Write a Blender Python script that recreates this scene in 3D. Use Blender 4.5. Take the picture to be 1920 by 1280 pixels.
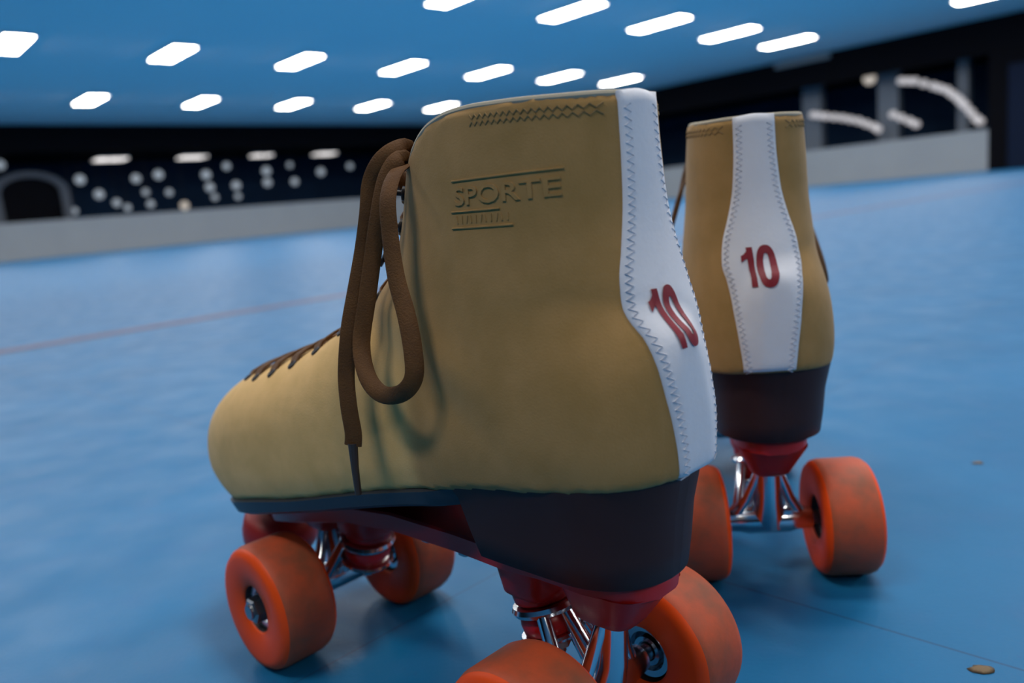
import bpy, bmesh, math, random
import numpy as np
from mathutils import Vector, Matrix
from mathutils.bvhtree import BVHTree

random.seed(7)
for o in list(bpy.data.objects):
    bpy.data.objects.remove(o)
SC = bpy.context.scene
COL = SC.collection

# ------------------------------------------------------------------ camera
CAM_H = 0.2105
FPX = 1478.0
upc = Vector((-0.0936, 1.0, 251.4 / FPX)).normalized()        # world up seen by the camera
fw = Vector((0, 0, -1))
Yc = (fw - upc * fw.dot(upc)).normalized()
Xc = Yc.cross(upc)
rot = Matrix((Xc, Yc, upc))                                   # camera axes -> world axes
cam_data = bpy.data.cameras.new('camera')
cam_data.sensor_width = 36.0
cam_data.lens = 36.0 * FPX / 1920.0
cam_data.clip_start = 0.01
cam_data.clip_end = 200
cam_data.dof.use_dof = True
cam_data.dof.focus_distance = 0.285
cam_data.dof.aperture_fstop = 8.0
cam = bpy.data.objects.new('camera', cam_data)
COL.objects.link(cam)
cam.matrix_world = Matrix.Translation((0, 0, CAM_H)) @ rot.to_4x4()
SC.camera = cam

# ------------------------------------------------------------------ world and exposure
LAMP_STRENGTH = 33.0
world = bpy.data.worlds.new('world')
SC.world = world
world.use_nodes = True
world.node_tree.nodes['Background'].inputs[0].default_value = (0.30, 0.55, 1.0, 1)
world.node_tree.nodes['Background'].inputs[1].default_value = 0.10
SC.view_settings.view_transform = 'Standard'
SC.view_settings.look = 'None'
SC.view_settings.gamma = 1.0
SC.view_settings.exposure = 0.0
SC.view_settings.use_curve_mapping = False

# ------------------------------------------------------------------ materials
def mat(name, col, rough=0.6, metal=0.0, noise=None, bump=None, spec=0.5, emit=None, coat=0.0):
    m = bpy.data.materials.new(name)
    m.use_nodes = True
    nt = m.node_tree
    b = nt.nodes['Principled BSDF']
    b.inputs['Base Color'].default_value = (*col, 1)
    b.inputs['Roughness'].default_value = rough
    b.inputs['Metallic'].default_value = metal
    b.inputs['Specular IOR Level'].default_value = spec
    b.inputs['Coat Weight'].default_value = coat
    if emit:
        b.inputs['Emission Color'].default_value = (*emit[0], 1)
        b.inputs['Emission Strength'].default_value = emit[1]
    tc = nt.nodes.new('ShaderNodeTexCoord')
    if noise:
        scale, amt, col2 = noise
        n = nt.nodes.new('ShaderNodeTexNoise')
        n.inputs['Scale'].default_value = scale
        n.inputs['Detail'].default_value = 6
        n.inputs['Roughness'].default_value = 0.6
        nt.links.new(tc.outputs['Object'], n.inputs['Vector'])
        r = nt.nodes.new('ShaderNodeMapRange')
        r.inputs[1].default_value = 0.35
        r.inputs[2].default_value = 0.65
        r.inputs[3].default_value = 0
        r.inputs[4].default_value = amt
        nt.links.new(n.outputs['Fac'], r.inputs[0])
        mx = nt.nodes.new('ShaderNodeMixRGB')
        mx.inputs[1].default_value = (*col, 1)
        mx.inputs[2].default_value = (*col2, 1)
        nt.links.new(r.outputs[0], mx.inputs[0])
        nt.links.new(mx.outputs[0], b.inputs['Base Color'])
    if bump:
        bs, bd, bst = bump
        n2 = nt.nodes.new('ShaderNodeTexNoise')
        n2.inputs['Scale'].default_value = bs
        n2.inputs['Detail'].default_value = 5
        nt.links.new(tc.outputs['Object'], n2.inputs['Vector'])
        bp = nt.nodes.new('ShaderNodeBump')
        bp.inputs['Distance'].default_value = bd
        bp.inputs['Strength'].default_value = bst
        nt.links.new(n2.outputs['Fac'], bp.inputs['Height'])
        nt.links.new(bp.outputs[0], b.inputs['Normal'])
    return m

M = {}
M['suede'] = mat('tan suede', (0.42, 0.246, 0.090), 0.9, noise=(55, 0.7, (0.33, 0.195, 0.063)), bump=(1400, 0.0003, 0.3), spec=0.15)
M['suede'].node_tree.nodes['Principled BSDF'].inputs['Sheen Weight'].default_value = 0.12
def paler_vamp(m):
    """multiplies the suede colour paler from the instep to the toe, below the shaft"""
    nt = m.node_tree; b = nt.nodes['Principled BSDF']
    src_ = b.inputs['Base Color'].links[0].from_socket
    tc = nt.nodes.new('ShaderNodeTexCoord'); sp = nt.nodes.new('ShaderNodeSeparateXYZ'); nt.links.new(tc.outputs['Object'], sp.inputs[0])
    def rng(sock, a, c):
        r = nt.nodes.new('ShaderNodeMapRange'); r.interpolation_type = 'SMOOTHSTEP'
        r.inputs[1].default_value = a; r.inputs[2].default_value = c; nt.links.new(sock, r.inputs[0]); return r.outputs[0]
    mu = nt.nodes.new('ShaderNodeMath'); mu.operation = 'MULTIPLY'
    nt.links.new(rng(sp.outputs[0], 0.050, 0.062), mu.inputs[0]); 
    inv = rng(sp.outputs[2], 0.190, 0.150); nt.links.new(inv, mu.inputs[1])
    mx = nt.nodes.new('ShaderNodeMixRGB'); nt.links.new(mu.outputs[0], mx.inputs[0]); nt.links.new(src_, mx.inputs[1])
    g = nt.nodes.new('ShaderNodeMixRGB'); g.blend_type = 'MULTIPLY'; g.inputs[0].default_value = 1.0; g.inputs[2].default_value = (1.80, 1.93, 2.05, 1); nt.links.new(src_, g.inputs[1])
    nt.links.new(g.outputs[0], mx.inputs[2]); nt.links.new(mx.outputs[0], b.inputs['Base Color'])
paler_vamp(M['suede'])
M['lining'] = mat('boot lining', (0.45, 0.40, 0.30), 0.9)
M['white'] = mat('white heel leather', (0.80, 0.81, 0.86), 0.5, noise=(60, 0.4, (0.70, 0.72, 0.79)), bump=(500, 0.0003, 0.3))
M['thread'] = mat('grey thread', (0.60, 0.62, 0.70), 0.8)
M['thread_tan'] = mat('dark tan thread', (0.27, 0.17, 0.065), 0.8)
M['red_print'] = mat('dark red print', (0.24, 0.008, 0.02), 0.5)
M['heel'] = mat('brown black heel rubber', (0.042, 0.018, 0.016), 0.5, noise=(20, 0.5, (0.055, 0.026, 0.026)), spec=0.22)
M['sole'] = mat('dark sole rubber', (0.018, 0.022, 0.032), 0.45)
M['lace'] = mat('brown lace', (0.12, 0.052, 0.014), 0.7, noise=(150, 0.6, (0.075, 0.032, 0.01)), bump=(1500, 0.0004, 0.6), spec=0.25)
M['aglet'] = mat('clear brown aglet', (0.05, 0.032, 0.022), 0.5)
M['plate'] = mat('red nylon plate', (0.50, 0.012, 0.010), 0.38, noise=(25, 0.5, (0.40, 0.010, 0.008)))
M['cushion'] = mat('red urethane cushion', (0.45, 0.006, 0.006), 0.35)
M['stop'] = mat('dark red rubber stop', (0.36, 0.018, 0.014), 0.5)
M['chrome'] = mat('chrome', (0.72, 0.74, 0.78), 0.16, metal=1.0)
M['steel'] = mat('dull steel', (0.35, 0.36, 0.38), 0.3, metal=1.0)
M['black'] = mat('black hub', (0.012, 0.010, 0.012), 0.5)
M['wheel'] = mat('orange urethane', (0.92, 0.085, 0.006), 0.45, noise=(40, 0.4, (0.84, 0.066, 0.004)), spec=0.25)
M['tread'] = mat('worn dirty orange tread', (0.56, 0.085, 0.025), 0.6, noise=(45, 1.0, (0.24, 0.075, 0.034)), bump=(300, 0.0004, 0.3))
M['lamp'] = mat('lit white diffuser', (0.9, 0.9, 0.9), 0.6, emit=((1.0, 0.93, 0.84), LAMP_STRENGTH))
M['lamp_frame'] = mat('white lamp frame', (0.6, 0.62, 0.65), 0.5)
M['dimlamp'] = mat('dim lit panel', (0.6, 0.6, 0.6), 0.6, emit=((1.0, 0.95, 0.93), 1.5))
M['globe'] = mat('dim lit globe', (0.4, 0.4, 0.4), 0.5, emit=((0.72, 0.85, 1.0), 0.34))
M['globe_warm'] = mat('warm lit globe', (0.4, 0.4, 0.4), 0.5, emit=((1.0, 0.88, 0.75), 0.50))
M['bulb'] = mat('dim lit bulb', (0.4, 0.4, 0.4), 0.5, emit=((0.95, 0.90, 0.93), 0.42))
M['darkwall'] = mat('black painted wall', (0.004, 0.004, 0.006), 0.9, spec=0.1)
M['navywall'] = mat('navy wall', (0.012, 0.040, 0.095), 0.8, noise=(0.6, 0.8, (0.008, 0.026, 0.065)), spec=0.2)
M['navydoor'] = mat('navy door paint', (0.001, 0.008, 0.030), 0.7, spec=0.2)
M['board'] = mat('pale grey barrier board', (0.35, 0.38, 0.40), 0.5, noise=(1.2, 0.5, (0.31, 0.34, 0.37)))
M['greypost'] = mat('grey blue post paint', (0.14, 0.17, 0.21), 0.6)
M['greybox'] = mat('dull grey metal', (0.30, 0.34, 0.36), 0.6)
M['arch'] = mat('grey arch paint', (0.09, 0.10, 0.12), 0.7)
M['ceiling'] = mat('blue ceiling', (0.92, 0.90, 0.93), 0.8, noise=(0.5, 0.35, (0.84, 0.85, 0.91)))
M['line'] = mat('faded red line paint', (0.10, 0.04, 0.075), 0.5)
M['leaf'] = mat('dried leaf', (0.16, 0.11, 0.06), 0.8)
M['cord'] = mat('dark cord', (0.02, 0.02, 0.025), 0.8)

def floor_material():
    m = mat('blue sport floor', (0.03, 0.17, 0.39), 0.5, spec=0.22)
    nt = m.node_tree; b = nt.nodes['Principled BSDF']
    tc = nt.nodes.new('ShaderNodeTexCoord')
    def noise(scale, det, lo, hi, a, c):
        n = nt.nodes.new('ShaderNodeTexNoise'); n.inputs['Scale'].default_value = scale; n.inputs['Detail'].default_value = det
        nt.links.new(tc.outputs['Object'], n.inputs['Vector'])
        r = nt.nodes.new('ShaderNodeMapRange')
        for k, v in zip((1, 2, 3, 4), (lo, hi, a, c)): r.inputs[k].default_value = v
        nt.links.new(n.outputs['Fac'], r.inputs[0]); return r.outputs[0]
    def mix(fac, c1, c2):
        x = nt.nodes.new('ShaderNodeMixRGB')
        nt.links.new(fac, x.inputs[0])
        for k, c in ((1, c1), (2, c2)):
            if isinstance(c, tuple): x.inputs[k].default_value = (*c, 1)
            else: nt.links.new(c, x.inputs[k])
        return x.outputs[0]
    base = mix(noise(6, 6, .35, .65, 0, 1), (0.005, 0.130, 0.300), (0.010, 0.153, 0.345))
    base = mix(noise(28, 4, .52, .72, 0, .30), base, (0.028, 0.135, 0.32))
    base = mix(noise(240, 3, .62, .75, 0, .35), base, (0.025, 0.11, 0.28))
    # two butt joints of the floor sheets, crossing at right angles
    sep = nt.nodes.new('ShaderNodeSeparateXYZ'); nt.links.new(tc.outputs['Object'], sep.inputs[0])
    def math_(op, a, bb):
        n = nt.nodes.new('ShaderNodeMath'); n.operation = op
        for k, v in enumerate((a, bb)):
            if isinstance(v, (int, float)): n.inputs[k].default_value = v
            else: nt.links.new(v, n.inputs[k])
        return n.outputs[0]
    def seam(dx, dy, c, w):
        p = math_('ADD', math_('MULTIPLY', sep.outputs[0], dx), math_('MULTIPLY', sep.outputs[1], dy))
        p = math_('ABSOLUTE', math_('SUBTRACT', math_('WRAP_' if False else 'PINGPONG', math_('SUBTRACT', p, c), 1.0), 0.0), 0.0)
        return math_('LESS_THAN', p, w)
    s1 = seam(0.711, 0.703, 0.711 * 0.121 + 0.703 * 0.381, 0.0007)
    s2 = seam(0.703, -0.711, 0.703 * -0.031 - 0.711 * 0.426, 0.0005)
    s = math_('MULTIPLY', math_('MAXIMUM', s1, s2), 0.75)
    base = mix(s, base, (0.015, 0.07, 0.16))
    nt.links.new(base, b.inputs['Base Color'])
    nt.links.new(noise(20, 4, .3, .7, .40, .55), b.inputs['Roughness'])
    n2 = nt.nodes.new('ShaderNodeTexNoise'); n2.inputs['Scale'].default_value = 350; n2.inputs['Detail'].default_value = 3
    nt.links.new(tc.outputs['Object'], n2.inputs['Vector'])
    bp = nt.nodes.new('ShaderNodeBump'); bp.inputs['Distance'].default_value = 0.0004; bp.inputs['Strength'].default_value = 0.4
    nt.links.new(n2.outputs['Fac'], bp.inputs['Height']); nt.links.new(bp.outputs[0], b.inputs['Normal'])
    return m
M['floor'] = floor_material()

# ------------------------------------------------------------------ helpers
def mesh_obj(name, verts, faces, m, parent=None, smooth=True, mats=None, fmat=None, autosharp=None):
    me = bpy.data.meshes.new(name)
    me.from_pydata([tuple(float(c) for c in v) for v in verts], [], [tuple(int(i) for i in f) for f in faces])
    me.validate()
    for mm in (mats or [m]):
        me.materials.append(mm)
    if fmat is not None:
        for p, k in zip(me.polygons, fmat): p.material_index = k
    if smooth:
        me.polygons.foreach_set('use_smooth', [True] * len(me.polygons))
    if autosharp is not None:
        me.set_sharp_from_angle(angle=math.radians(autosharp))
    o = bpy.data.objects.new(name, me)
    COL.objects.link(o)
    if parent: o.parent = parent
    return o

class MB:
    def __init__(s): s.v = []; s.f = []; s.m = []
    def add(s, vs, fs, k=0):
        b = len(s.v); s.v += [tuple(v) for v in vs]; s.f += [tuple(i + b for i in f) for f in fs]; s.m += [k] * len(fs)
    def box(s, x0, x1, y0, y1, z0, z1, T=None, k=0):
        vs = [Vector((x, y, z)) for x in (x0, x1) for y in (y0, y1) for z in (z0, z1)]
        if T: vs = [T @ v for v in vs]
        s.add(vs, [(0, 1, 3, 2), (4, 6, 7, 5), (0, 4, 5, 1), (2, 3, 7, 6), (0, 2, 6, 4), (1, 5, 7, 3)], k)
    def lathe(s, prof, T=None, n=32, k=0, ks=None, axis='Z'):
        """prof = [(r, h)] turned about the axis"""
        vs = []
        for r, h in prof:
            for i in range(n):
                a = 2 * math.pi * i / n
                v = Vector((r * math.cos(a), r * math.sin(a), h))
                if axis == 'Y': v = Vector((v.x, v.z, -v.y))
                vs.append(T @ v if T else v)
        fs = []; mk = []
        for j in range(len(prof) - 1):
            for i in range(n):
                i2 = (i + 1) % n
                fs.append((j * n + i, j * n + i2, (j + 1) * n + i2, (j + 1) * n + i)); mk.append(ks[j] if ks else k)
        b = len(s.v); s.v += [tuple(v) for v in vs]; s.f += [tuple(i + b for i in f) for f in fs]; s.m += mk
        if prof[0][0] > 1e-6: s.f.append(tuple(b + i for i in reversed(range(n)))); s.m.append(mk[0])
        if prof[-1][0] > 1e-6: s.f.append(tuple(b + (len(prof) - 1) * n + i for i in range(n))); s.m.append(mk[-1])
    def tube(s, pts, r, n=8, k=0, closed=False):
        pts = [Vector(p) for p in pts]
        rr = r if isinstance(r, (list, tuple)) else [r] * len(pts)
        ref = Vector((0, 0, 1)); b = len(s.v); N = len(pts)
        for j, p in enumerate(pts):
            if closed: t = (pts[(j + 1) % N] - pts[j - 1]).normalized()
            else: t = (pts[min(j + 1, N - 1)] - pts[max(j - 1, 0)]).normalized()
            u = t.cross(ref)
            if u.length < 1e-3: u = t.cross(Vector((1, 0, 0)))
            u.normalize(); w = u.cross(t)
            for i in range(n):
                a = 2 * math.pi * i / n
                s.v.append(tuple(p + (u * math.cos(a) + w * math.sin(a)) * rr[j]))
        rng = N if closed else N - 1
        for j in range(rng):
            j2 = (j + 1) % N
            for i in range(n):
                i2 = (i + 1) % n
                s.f.append((b + j * n + i, b + j * n + i2, b + j2 * n + i2, b + j2 * n + i)); s.m.append(k)
        if not closed:
            s.f.append(tuple(b + i for i in reversed(range(n)))); s.m.append(k)
            s.f.append(tuple(b + (N - 1) * n + i for i in range(n))); s.m.append(k)
    def build(s, name, m, parent=None, mats=None, sharp=35, smooth=True):
        return mesh_obj(name, s.v, s.f, m, parent, smooth, mats, s.m if mats else None, sharp if smooth else None)

def tag(o, label=None, cat=None, group=None, kind=None):
    if label: o['label'] = label
    if cat: o['category'] = cat
    if group: o['group'] = group
    if kind: o['kind'] = kind
    return o
def empty(name, loc, rz=0):
    o = bpy.data.objects.new(name, None); o.empty_display_size = 0.02
    COL.objects.link(o); o.location = loc; o.rotation_euler = (0, 0, rz); return o

def hermite(xs, ys):
    xs = np.array(xs, float); ys = np.array(ys, float)
    d = np.gradient(ys, xs)
    def f(x):
        x = np.clip(np.asarray(x, float), xs[0], xs[-1])
        i = np.clip(np.searchsorted(xs, x, side='right') - 1, 0, len(xs) - 2)
        h = xs[i + 1] - xs[i]; t = (x - xs[i]) / h
        return ((2*t**3 - 3*t**2 + 1) * ys[i] + (t**3 - 2*t**2 + t) * h * d[i] + (-2*t**3 + 3*t**2) * ys[i + 1] + (t**3 - t**2) * h * d[i + 1])
    return f

# ------------------------------------------------------------------ the hall
# hall axes: u runs along the left boards towards the far corner, v towards the left boards
PHI = 0.8343
D1 = Vector((math.sin(PHI), math.cos(PHI), 0)); D2 = Vector((-math.cos(PHI), math.sin(PHI), 0))
HO = Vector((-9.828, 20.371, 0))
S1, S2 = 2.757, 5.558
H = 3.81
HT = Matrix.Translation(HO) @ Matrix((D1, D2, Vector((0, 0, 1)))).transposed().to_4x4()
def hp(u, v, z=0): return HO + D1 * u + D2 * v + Vector((0, 0, z))
VW, UW = 4.6, 17.0
U0, V0 = -17.0, -31.0

def struct(name, mb, m, **k):
    o = mb.build(name, m, smooth=False, **k); o['kind'] = 'structure'; return o
fl = MB(); fl.box(U0, UW + 5, V0, VW + 5.5, -0.1, 0, HT)
struct('floor', fl, M['floor'])
ce = MB(); ce.box(U0, UW, V0, VW, H, H + 0.1, HT)
struct('ceiling', ce, M['ceiling'])
# left side: low boards, lobby opening, header
b = MB(); b.box(U0, UW + 0.12, VW, VW + 0.12, 0, 1.08, HT); struct('trim_1', b, M['board'])
b = MB(); b.box(U0, UW + 5, VW, VW + 0.15, 3.06, H + 0.1, HT); struct('wall_left', b, M['darkwall'])
b = MB(); b.box(U0, UW + 5, VW + 5.4, VW + 5.5, 0, 3.5, HT); struct('wall_lobby', b, M['navywall'])
b = MB(); b.box(U0, UW + 5, VW + 0.15, VW + 5.5, 3.22, 3.3, HT); b.box(UW + 0.15, UW + 5, -15.9, VW + 0.15, 3.22, 3.3, HT); struct('trim_2', b, M['darkwall'])
# right side
b = MB(); b.box(UW, UW + 0.12, -14.86, VW, 0, 1.07, HT); struct('trim_3', b, M['board'])
b = MB(); b.box(UW, UW + 0.15, -14.86, VW, 2.93, H + 0.1, HT); b.box(UW, UW + 0.15, V0, -14.86, 2.60, H + 0.1, HT)
b.box(UW, UW + 0.15, -15.28, -14.86, 0, 2.60, HT); b.box(UW, UW + 0.15, V0, -17.2, 0, 2.6, HT)
struct('wall_right', b, M['darkwall'])
b = MB(); b.box(UW + 4.9, UW + 5, V0, VW + 5.5, 0, 3.5, HT); struct('wall_far', b, M['navywall'])
b = MB(); b.box(UW + 0.04, UW + 0.10, -17.2, -15.28, 0, 2.60, HT)
dr = b.build('door_1', M['navydoor'], smooth=False); dr['kind'] = 'structure'
# walls behind the photographer
b = MB(); b.box(U0 - 0.1, UW + 5, V0 - 0.1, V0, 0, H + 0.1, HT); struct('wall_back', b, M['darkwall'])
b = MB(); b.box(U0 - 0.1, U0, V0, VW + 5.5, 0, H + 0.1, HT); struct('wall_near', b, M['darkwall'])

# pale posts in the right opening
posts = [(-9.94, -9.34, 'broad grey post behind the right boards, beside the top of the far boot'),
         (-12.24, -11.67, 'grey blue post in the middle of the opening above the right boards'),
         (-14.08, -13.80, 'narrow grey post nearest the dark blue door')]
for v0, v1, lab in posts:
    b = MB(); b.box(UW + 1.0, UW + 1.3, v0, v1, 0, 3.12, HT)
    b.box(UW + 0.95, UW + 1.35, v0 - 0.05, v1 + 0.05, 0, 0.12, HT); b.box(UW + 0.95, UW + 1.35, v0 - 0.05, v1 + 0.05, 3.12, 3.22, HT)
    tag(b.build('post', M['greypost'], smooth=False), lab, 'post', 'posts behind the right boards')

# dull grey vent box on the right header
b = MB(); b.box(UW - 0.10, UW, -10.75, -9.05, 3.62, 3.78, HT)
for k in range(5): b.box(UW - 0.115, UW - 0.10, -10.70, -9.10, 3.64 + k * 0.028, 3.652 + k * 0.028, HT)
tag(b.build('wall_vent', M['greybox'], smooth=False), 'long dull grey vent box high on the black wall below the blue ceiling', 'vent')

# arched doorway at the far left
ar = empty('archway', hp(-0.55, VW + 0.6, 0), math.pi / 2 - PHI)
def arch_pts(rx, zc, rz, n=24): return [(-rx * math.cos(math.pi * i / n), zc + rz * math.sin(math.pi * i / n)) for i in range(n + 1)]
def arch_band(x1, z1, x2, z2, zc, y0, y1):
    m = MB(); a = [(-x1, 0.0)] + arch_pts(x1, zc, z1) + [(x1, 0.0)]; c = [(-x2, 0.0)] + arch_pts(x2, zc, z2) + [(x2, 0.0)]
    for i in range(len(a) - 1):
        q = [Vector((p[0], y, p[1])) for y in (y0, y1) for p in (a[i], a[i + 1], c[i + 1], c[i])]
        m.add(q, [(0, 1, 2, 3), (4, 7, 6, 5), (0, 4, 5, 1), (3, 2, 6, 7)])
    return m
arch_band(1.02, 0.62, 0.78, 0.46, 1.92, -0.12, 0.12).build('arch_frame', M['arch'], ar, sharp=40)
m = MB(); pts = [(-0.78, 0.0)] + arch_pts(0.78, 1.92, 0.46) + [(0.78, 0.0)]
m.add([Vector((x, 0.05, z)) for x, z in pts] + [Vector((x, 0.09, z)) for x, z in pts],
      [tuple(range(len(pts))), tuple(reversed(range(len(pts), 2 * len(pts))))] + [(i, i + len(pts), (i + 1) % len(pts) + len(pts), (i + 1) % len(pts)) for i in range(len(pts))])
m.build('door_panel', M['darkwall'], ar, smooth=False)
tag(ar, 'dark arched doorway with a grey surround at the far left of the lobby', 'archway')

# ceiling light panels
def panel_meshes():
    fr = MB(); L, W = 0.70, 0.24
    fr.box(-W, W, -L, -L + 0.02, -0.05, 0); fr.box(-W, W, L - 0.02, L, -0.05, 0)
    fr.box(-W, -W + 0.015, -L + 0.02, L - 0.02, -0.05, 0); fr.box(W - 0.015, W, -L + 0.02, L - 0.02, -0.05, 0)
    di = MB(); n = 8; a = W - 0.015; c = L - 0.02
    vs = []; fs = []
    for i in range(n + 1):
        for j in range(n + 1):
            x = -a + 2 * a * i / n; y = -c + 2 * c * j / n
            d = max(abs(x) / a, abs(y) / c)
            vs.append((x, y, -0.045 - 0.03 * (1 - d ** 4)))
    for i in range(n):
        for j in range(n): fs.append((i * (n + 1) + j, i * (n + 1) + j + 1, (i + 1) * (n + 1) + j + 1, (i + 1) * (n + 1) + j))
    di.add(vs, fs); return fr, di
fr, di = panel_meshes()
src = empty('ceiling_light', (0, 0, 0))
src_f = fr.build('lamp_frame', M['lamp_frame'], src, smooth=False)
src_d = di.build('lamp_diffuser', M['lamp'], src, sharp=60)
def copy_tree(o, parent=None):
    c = o.copy(); COL.objects.link(c); c.parent = parent
    for ch in list(o.children): copy_tree(ch, c)
    return c
ORD = ['leftmost', 'second from the left', 'third from the left', 'fourth from the left', 'fifth from the left', 'sixth from the left', 'rightmost']
rows = [(0.0, 'the row nearest the left boards', 0, 4), (-S2, 'the middle row across the blue ceiling', -1, 5),
        (-2 * S2, 'the upper row running off the top edge', 1, 5), (-15.8, 'the row cut by the top right corner', 5, 5),
        (-15.8 - S2, None, 0, -9), (-15.8 - 2 * S2, None, 0, -9)]
first = True
for v, rn, a, z in rows:
    for i in range(-3, 6):
        o = src if first else copy_tree(src); first = False
        o.location = hp(i * S1, v, H); o.rotation_euler = (0, 0, math.pi / 2 - PHI)
        if rn and a <= i <= z:
            if a == z: lab = 'bright light panel just cut off by the top edge above the dark door'
            else: lab = 'white ceiling light, %s in %s' % ('rightmost' if i == z else ORD[i - a], rn)
        else:
            lab = 'bright ceiling light panel outside the picture or hidden by the boots'
        tag(o, lab, 'ceiling light', 'lit panels in the blue ceiling')

# dimmer panels in the lobby, behind the left boards
LO = ['leftmost', 'second from the left', 'third from the left', 'rightmost']
b = MB(); b.box(-0.50, 0.50, -0.40, 0.40, -0.05, 0)
lsrc = empty('lobby_light', (0, 0, 0))
b.build('lamp_frame', M['lamp_frame'], lsrc, smooth=False)
b = MB(); b.box(-0.47, 0.47, -0.37, 0.37, -0.09, -0.045)
b.build('lamp_diffuser', M['dimlamp'], lsrc, smooth=False)
for k, (u, sc) in enumerate([(2.52, 1.0), (5.31, 0.92), (7.99, 0.75), (10.74, 0.85)]):
    o = lsrc if k == 0 else copy_tree(lsrc)
    o.location = hp(u, 7.5, 3.12); o.scale = (sc, sc, 1); o.rotation_euler = (0, 0, math.pi / 2 - PHI)
    tag(o, 'dim light panel under the dark lobby ceiling, %s of four' % LO[k], 'ceiling light', 'dim lobby light panels')
    c = MB()
b = MB()
gs = [(1.33, 2.39, 1), (1.83, 1.89, 1), (3.08, 2.35, 1), (3.84, 2.45, 1), (2.33, 1.58, .8), (3.33, 1.88, .7), (3.42, 1.47, .6), (4.11, 1.83, .6),
      (4.57, 1.34, 2), (5.51, 2.38, 1.3), (5.58, 1.93, 1), (5.71, 1.57, .6), (6.32, 2.66, .8), (6.58, 1.95, 1), (6.59, 1.55, .6), (7.85, 2.43, 1.2), (7.83, 2.0, 1.1),
      (8.86, 2.62, .5), (8.97, 1.98, .9), (10.17, 2.31, 1.3), (11.55, 2.49, .8), (1.0, 1.40, .4), (2.65, 1.40, .5), (-0.83, 2.93, 1)]
gsrc = None
def globe_lamp(drop, r, gm):
    t = empty('globe_lamp', (0, 0, 0))
    g = MB(); n = 10
    g.lathe([(max(r * math.sin(math.pi * i / n), 1e-7), -r * math.cos(math.pi * i / n)) for i in range(n + 1)], n=16)
    g.build('globe', gm, t, sharp=80)
    c = MB(); c.tube([(0, 0, r), (0, 0, drop)], 0.012, 6); c.lathe([(0.03, r - 0.01), (0.03, r + 0.06)], n=10)
    c.build('cord', M['cord'], t)
    return t
NTH = 'leftmost,second,third,fourth,fifth,sixth,seventh,eighth,ninth,tenth,eleventh,twelfth,thirteenth,fourteenth,fifteenth,sixteenth,seventeenth,eighteenth,nineteenth,twentieth,twenty-first,twenty-second,rightmost'.split(',')
rank = sorted([k for k in range(len(gs)) if gs[k][2] != 2], key=lambda k: (gs[k][0], -gs[k][1]))
for k, (u, z, s) in enumerate(gs):
    gm = M['globe_warm'] if s == 2 else M['globe']
    r = 0.145 if s >= 1 else 0.08 + 0.05 * s
    t = globe_lamp(3.22 - z, r, gm)
    near = Vector((0, 0, CAM_H)); t.location = near + (hp(u, 7.0, z) - near) * (0.97, 1.0, 1.035)[k % 3]
    if s == 2: lab = 'warm white globe lamp hanging lowest, just above the left boards'
    else:
        q = rank.index(k); nth = NTH[q] + (' from the left' if 0 < q < 22 else '')
        lab = '%s globe lamp in the dark lobby behind the left boards, %s' % ('small dim' if s < 1 else 'round pale', nth)
    tag(t, lab, 'hanging lamp', 'globe lamps in the dark lobby' if s != 2 else None)

# garlands of bulbs behind the right boards
def garland(pts, lab):
    t = empty('garland', hp(UW + 1.5, pts[0][0], pts[0][1]))
    eye = Vector((0, 0, CAM_H)); pull = lambda v, z: eye + (hp(UW + 1.5, v, z) - eye) * 0.964
    base = pull(*pts[0]); t.location = base
    P = [pull(v, z) - base for v, z in pts]
    c = MB(); c.tube([p + Vector((0, 0, 0.09)) for p in P], 0.012, 6); c.build('cord', M['cord'], t)
    n = 8
    for i in range(len(P) - 1):
        for q in (0.0, 0.5):
            p = P[i].lerp(P[i + 1], q)
            g = MB(); r = 0.115
            g.lathe([(max(r * math.sin(math.pi * j / n), 1e-7), -r * 0.9 * math.cos(math.pi * j / n)) for j in range(n + 1)], T=Matrix.Translation(p), n=12)
            g.build('bulb', M['bulb'], t, sharp=80)
    return tag(t, lab, 'garland', 'garlands of bulbs behind the right boards')
garland([(-9.45, 2.22), (-9.88, 2.11), (-10.39, 1.99), (-10.88, 1.83), (-11.33, 1.61), (-11.6, 1.40)], 'short drooping garland of pale bulbs beside the far boot top')
garland([(-12.15, 2.79), (-12.52, 2.72), (-13.02, 2.50), (-13.37, 2.33), (-13.65, 2.07), (-13.85, 1.82), (-14.12, 1.45), (-14.32, 1.25)], 'long garland of pale bulbs curving down towards the dark blue door')
garland([(-11.91, 1.87), (-12.36, 1.62), (-12.73, 1.39)], 'low middle garland of pale bulbs close above the right boards')
t = globe_lamp(3.2 - 2.96, 0.17, M['globe_warm']); t.location = hp(UW + 1.0, -11.44, 2.96)
tag(t, 'bright globe lamp high beside the middle grey post', 'hanging lamp')

# painted floor line
A, B = Vector((-1.131, 1.735, 0)), Vector((4.877, 7.397, 0)); dl = (B - A).normalized(); nl = Vector((-dl.y, dl.x, 0)) * 0.03
A2, B2 = A - dl * 6, B + dl * 9
m = MB(); vs = [A2 - nl, B2 - nl, B2 + nl, A2 + nl]
m.add([v + Vector((0, 0, h)) for h in (0.0002, 0.0012) for v in vs], [(3, 2, 1, 0), (4, 5, 6, 7), (0, 1, 5, 4), (1, 2, 6, 5), (2, 3, 7, 6), (3, 0, 4, 7)])
tag(m.build('floor_line', M['line'], smooth=False), 'faded red line painted across the blue floor behind the boots', 'floor line')

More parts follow.
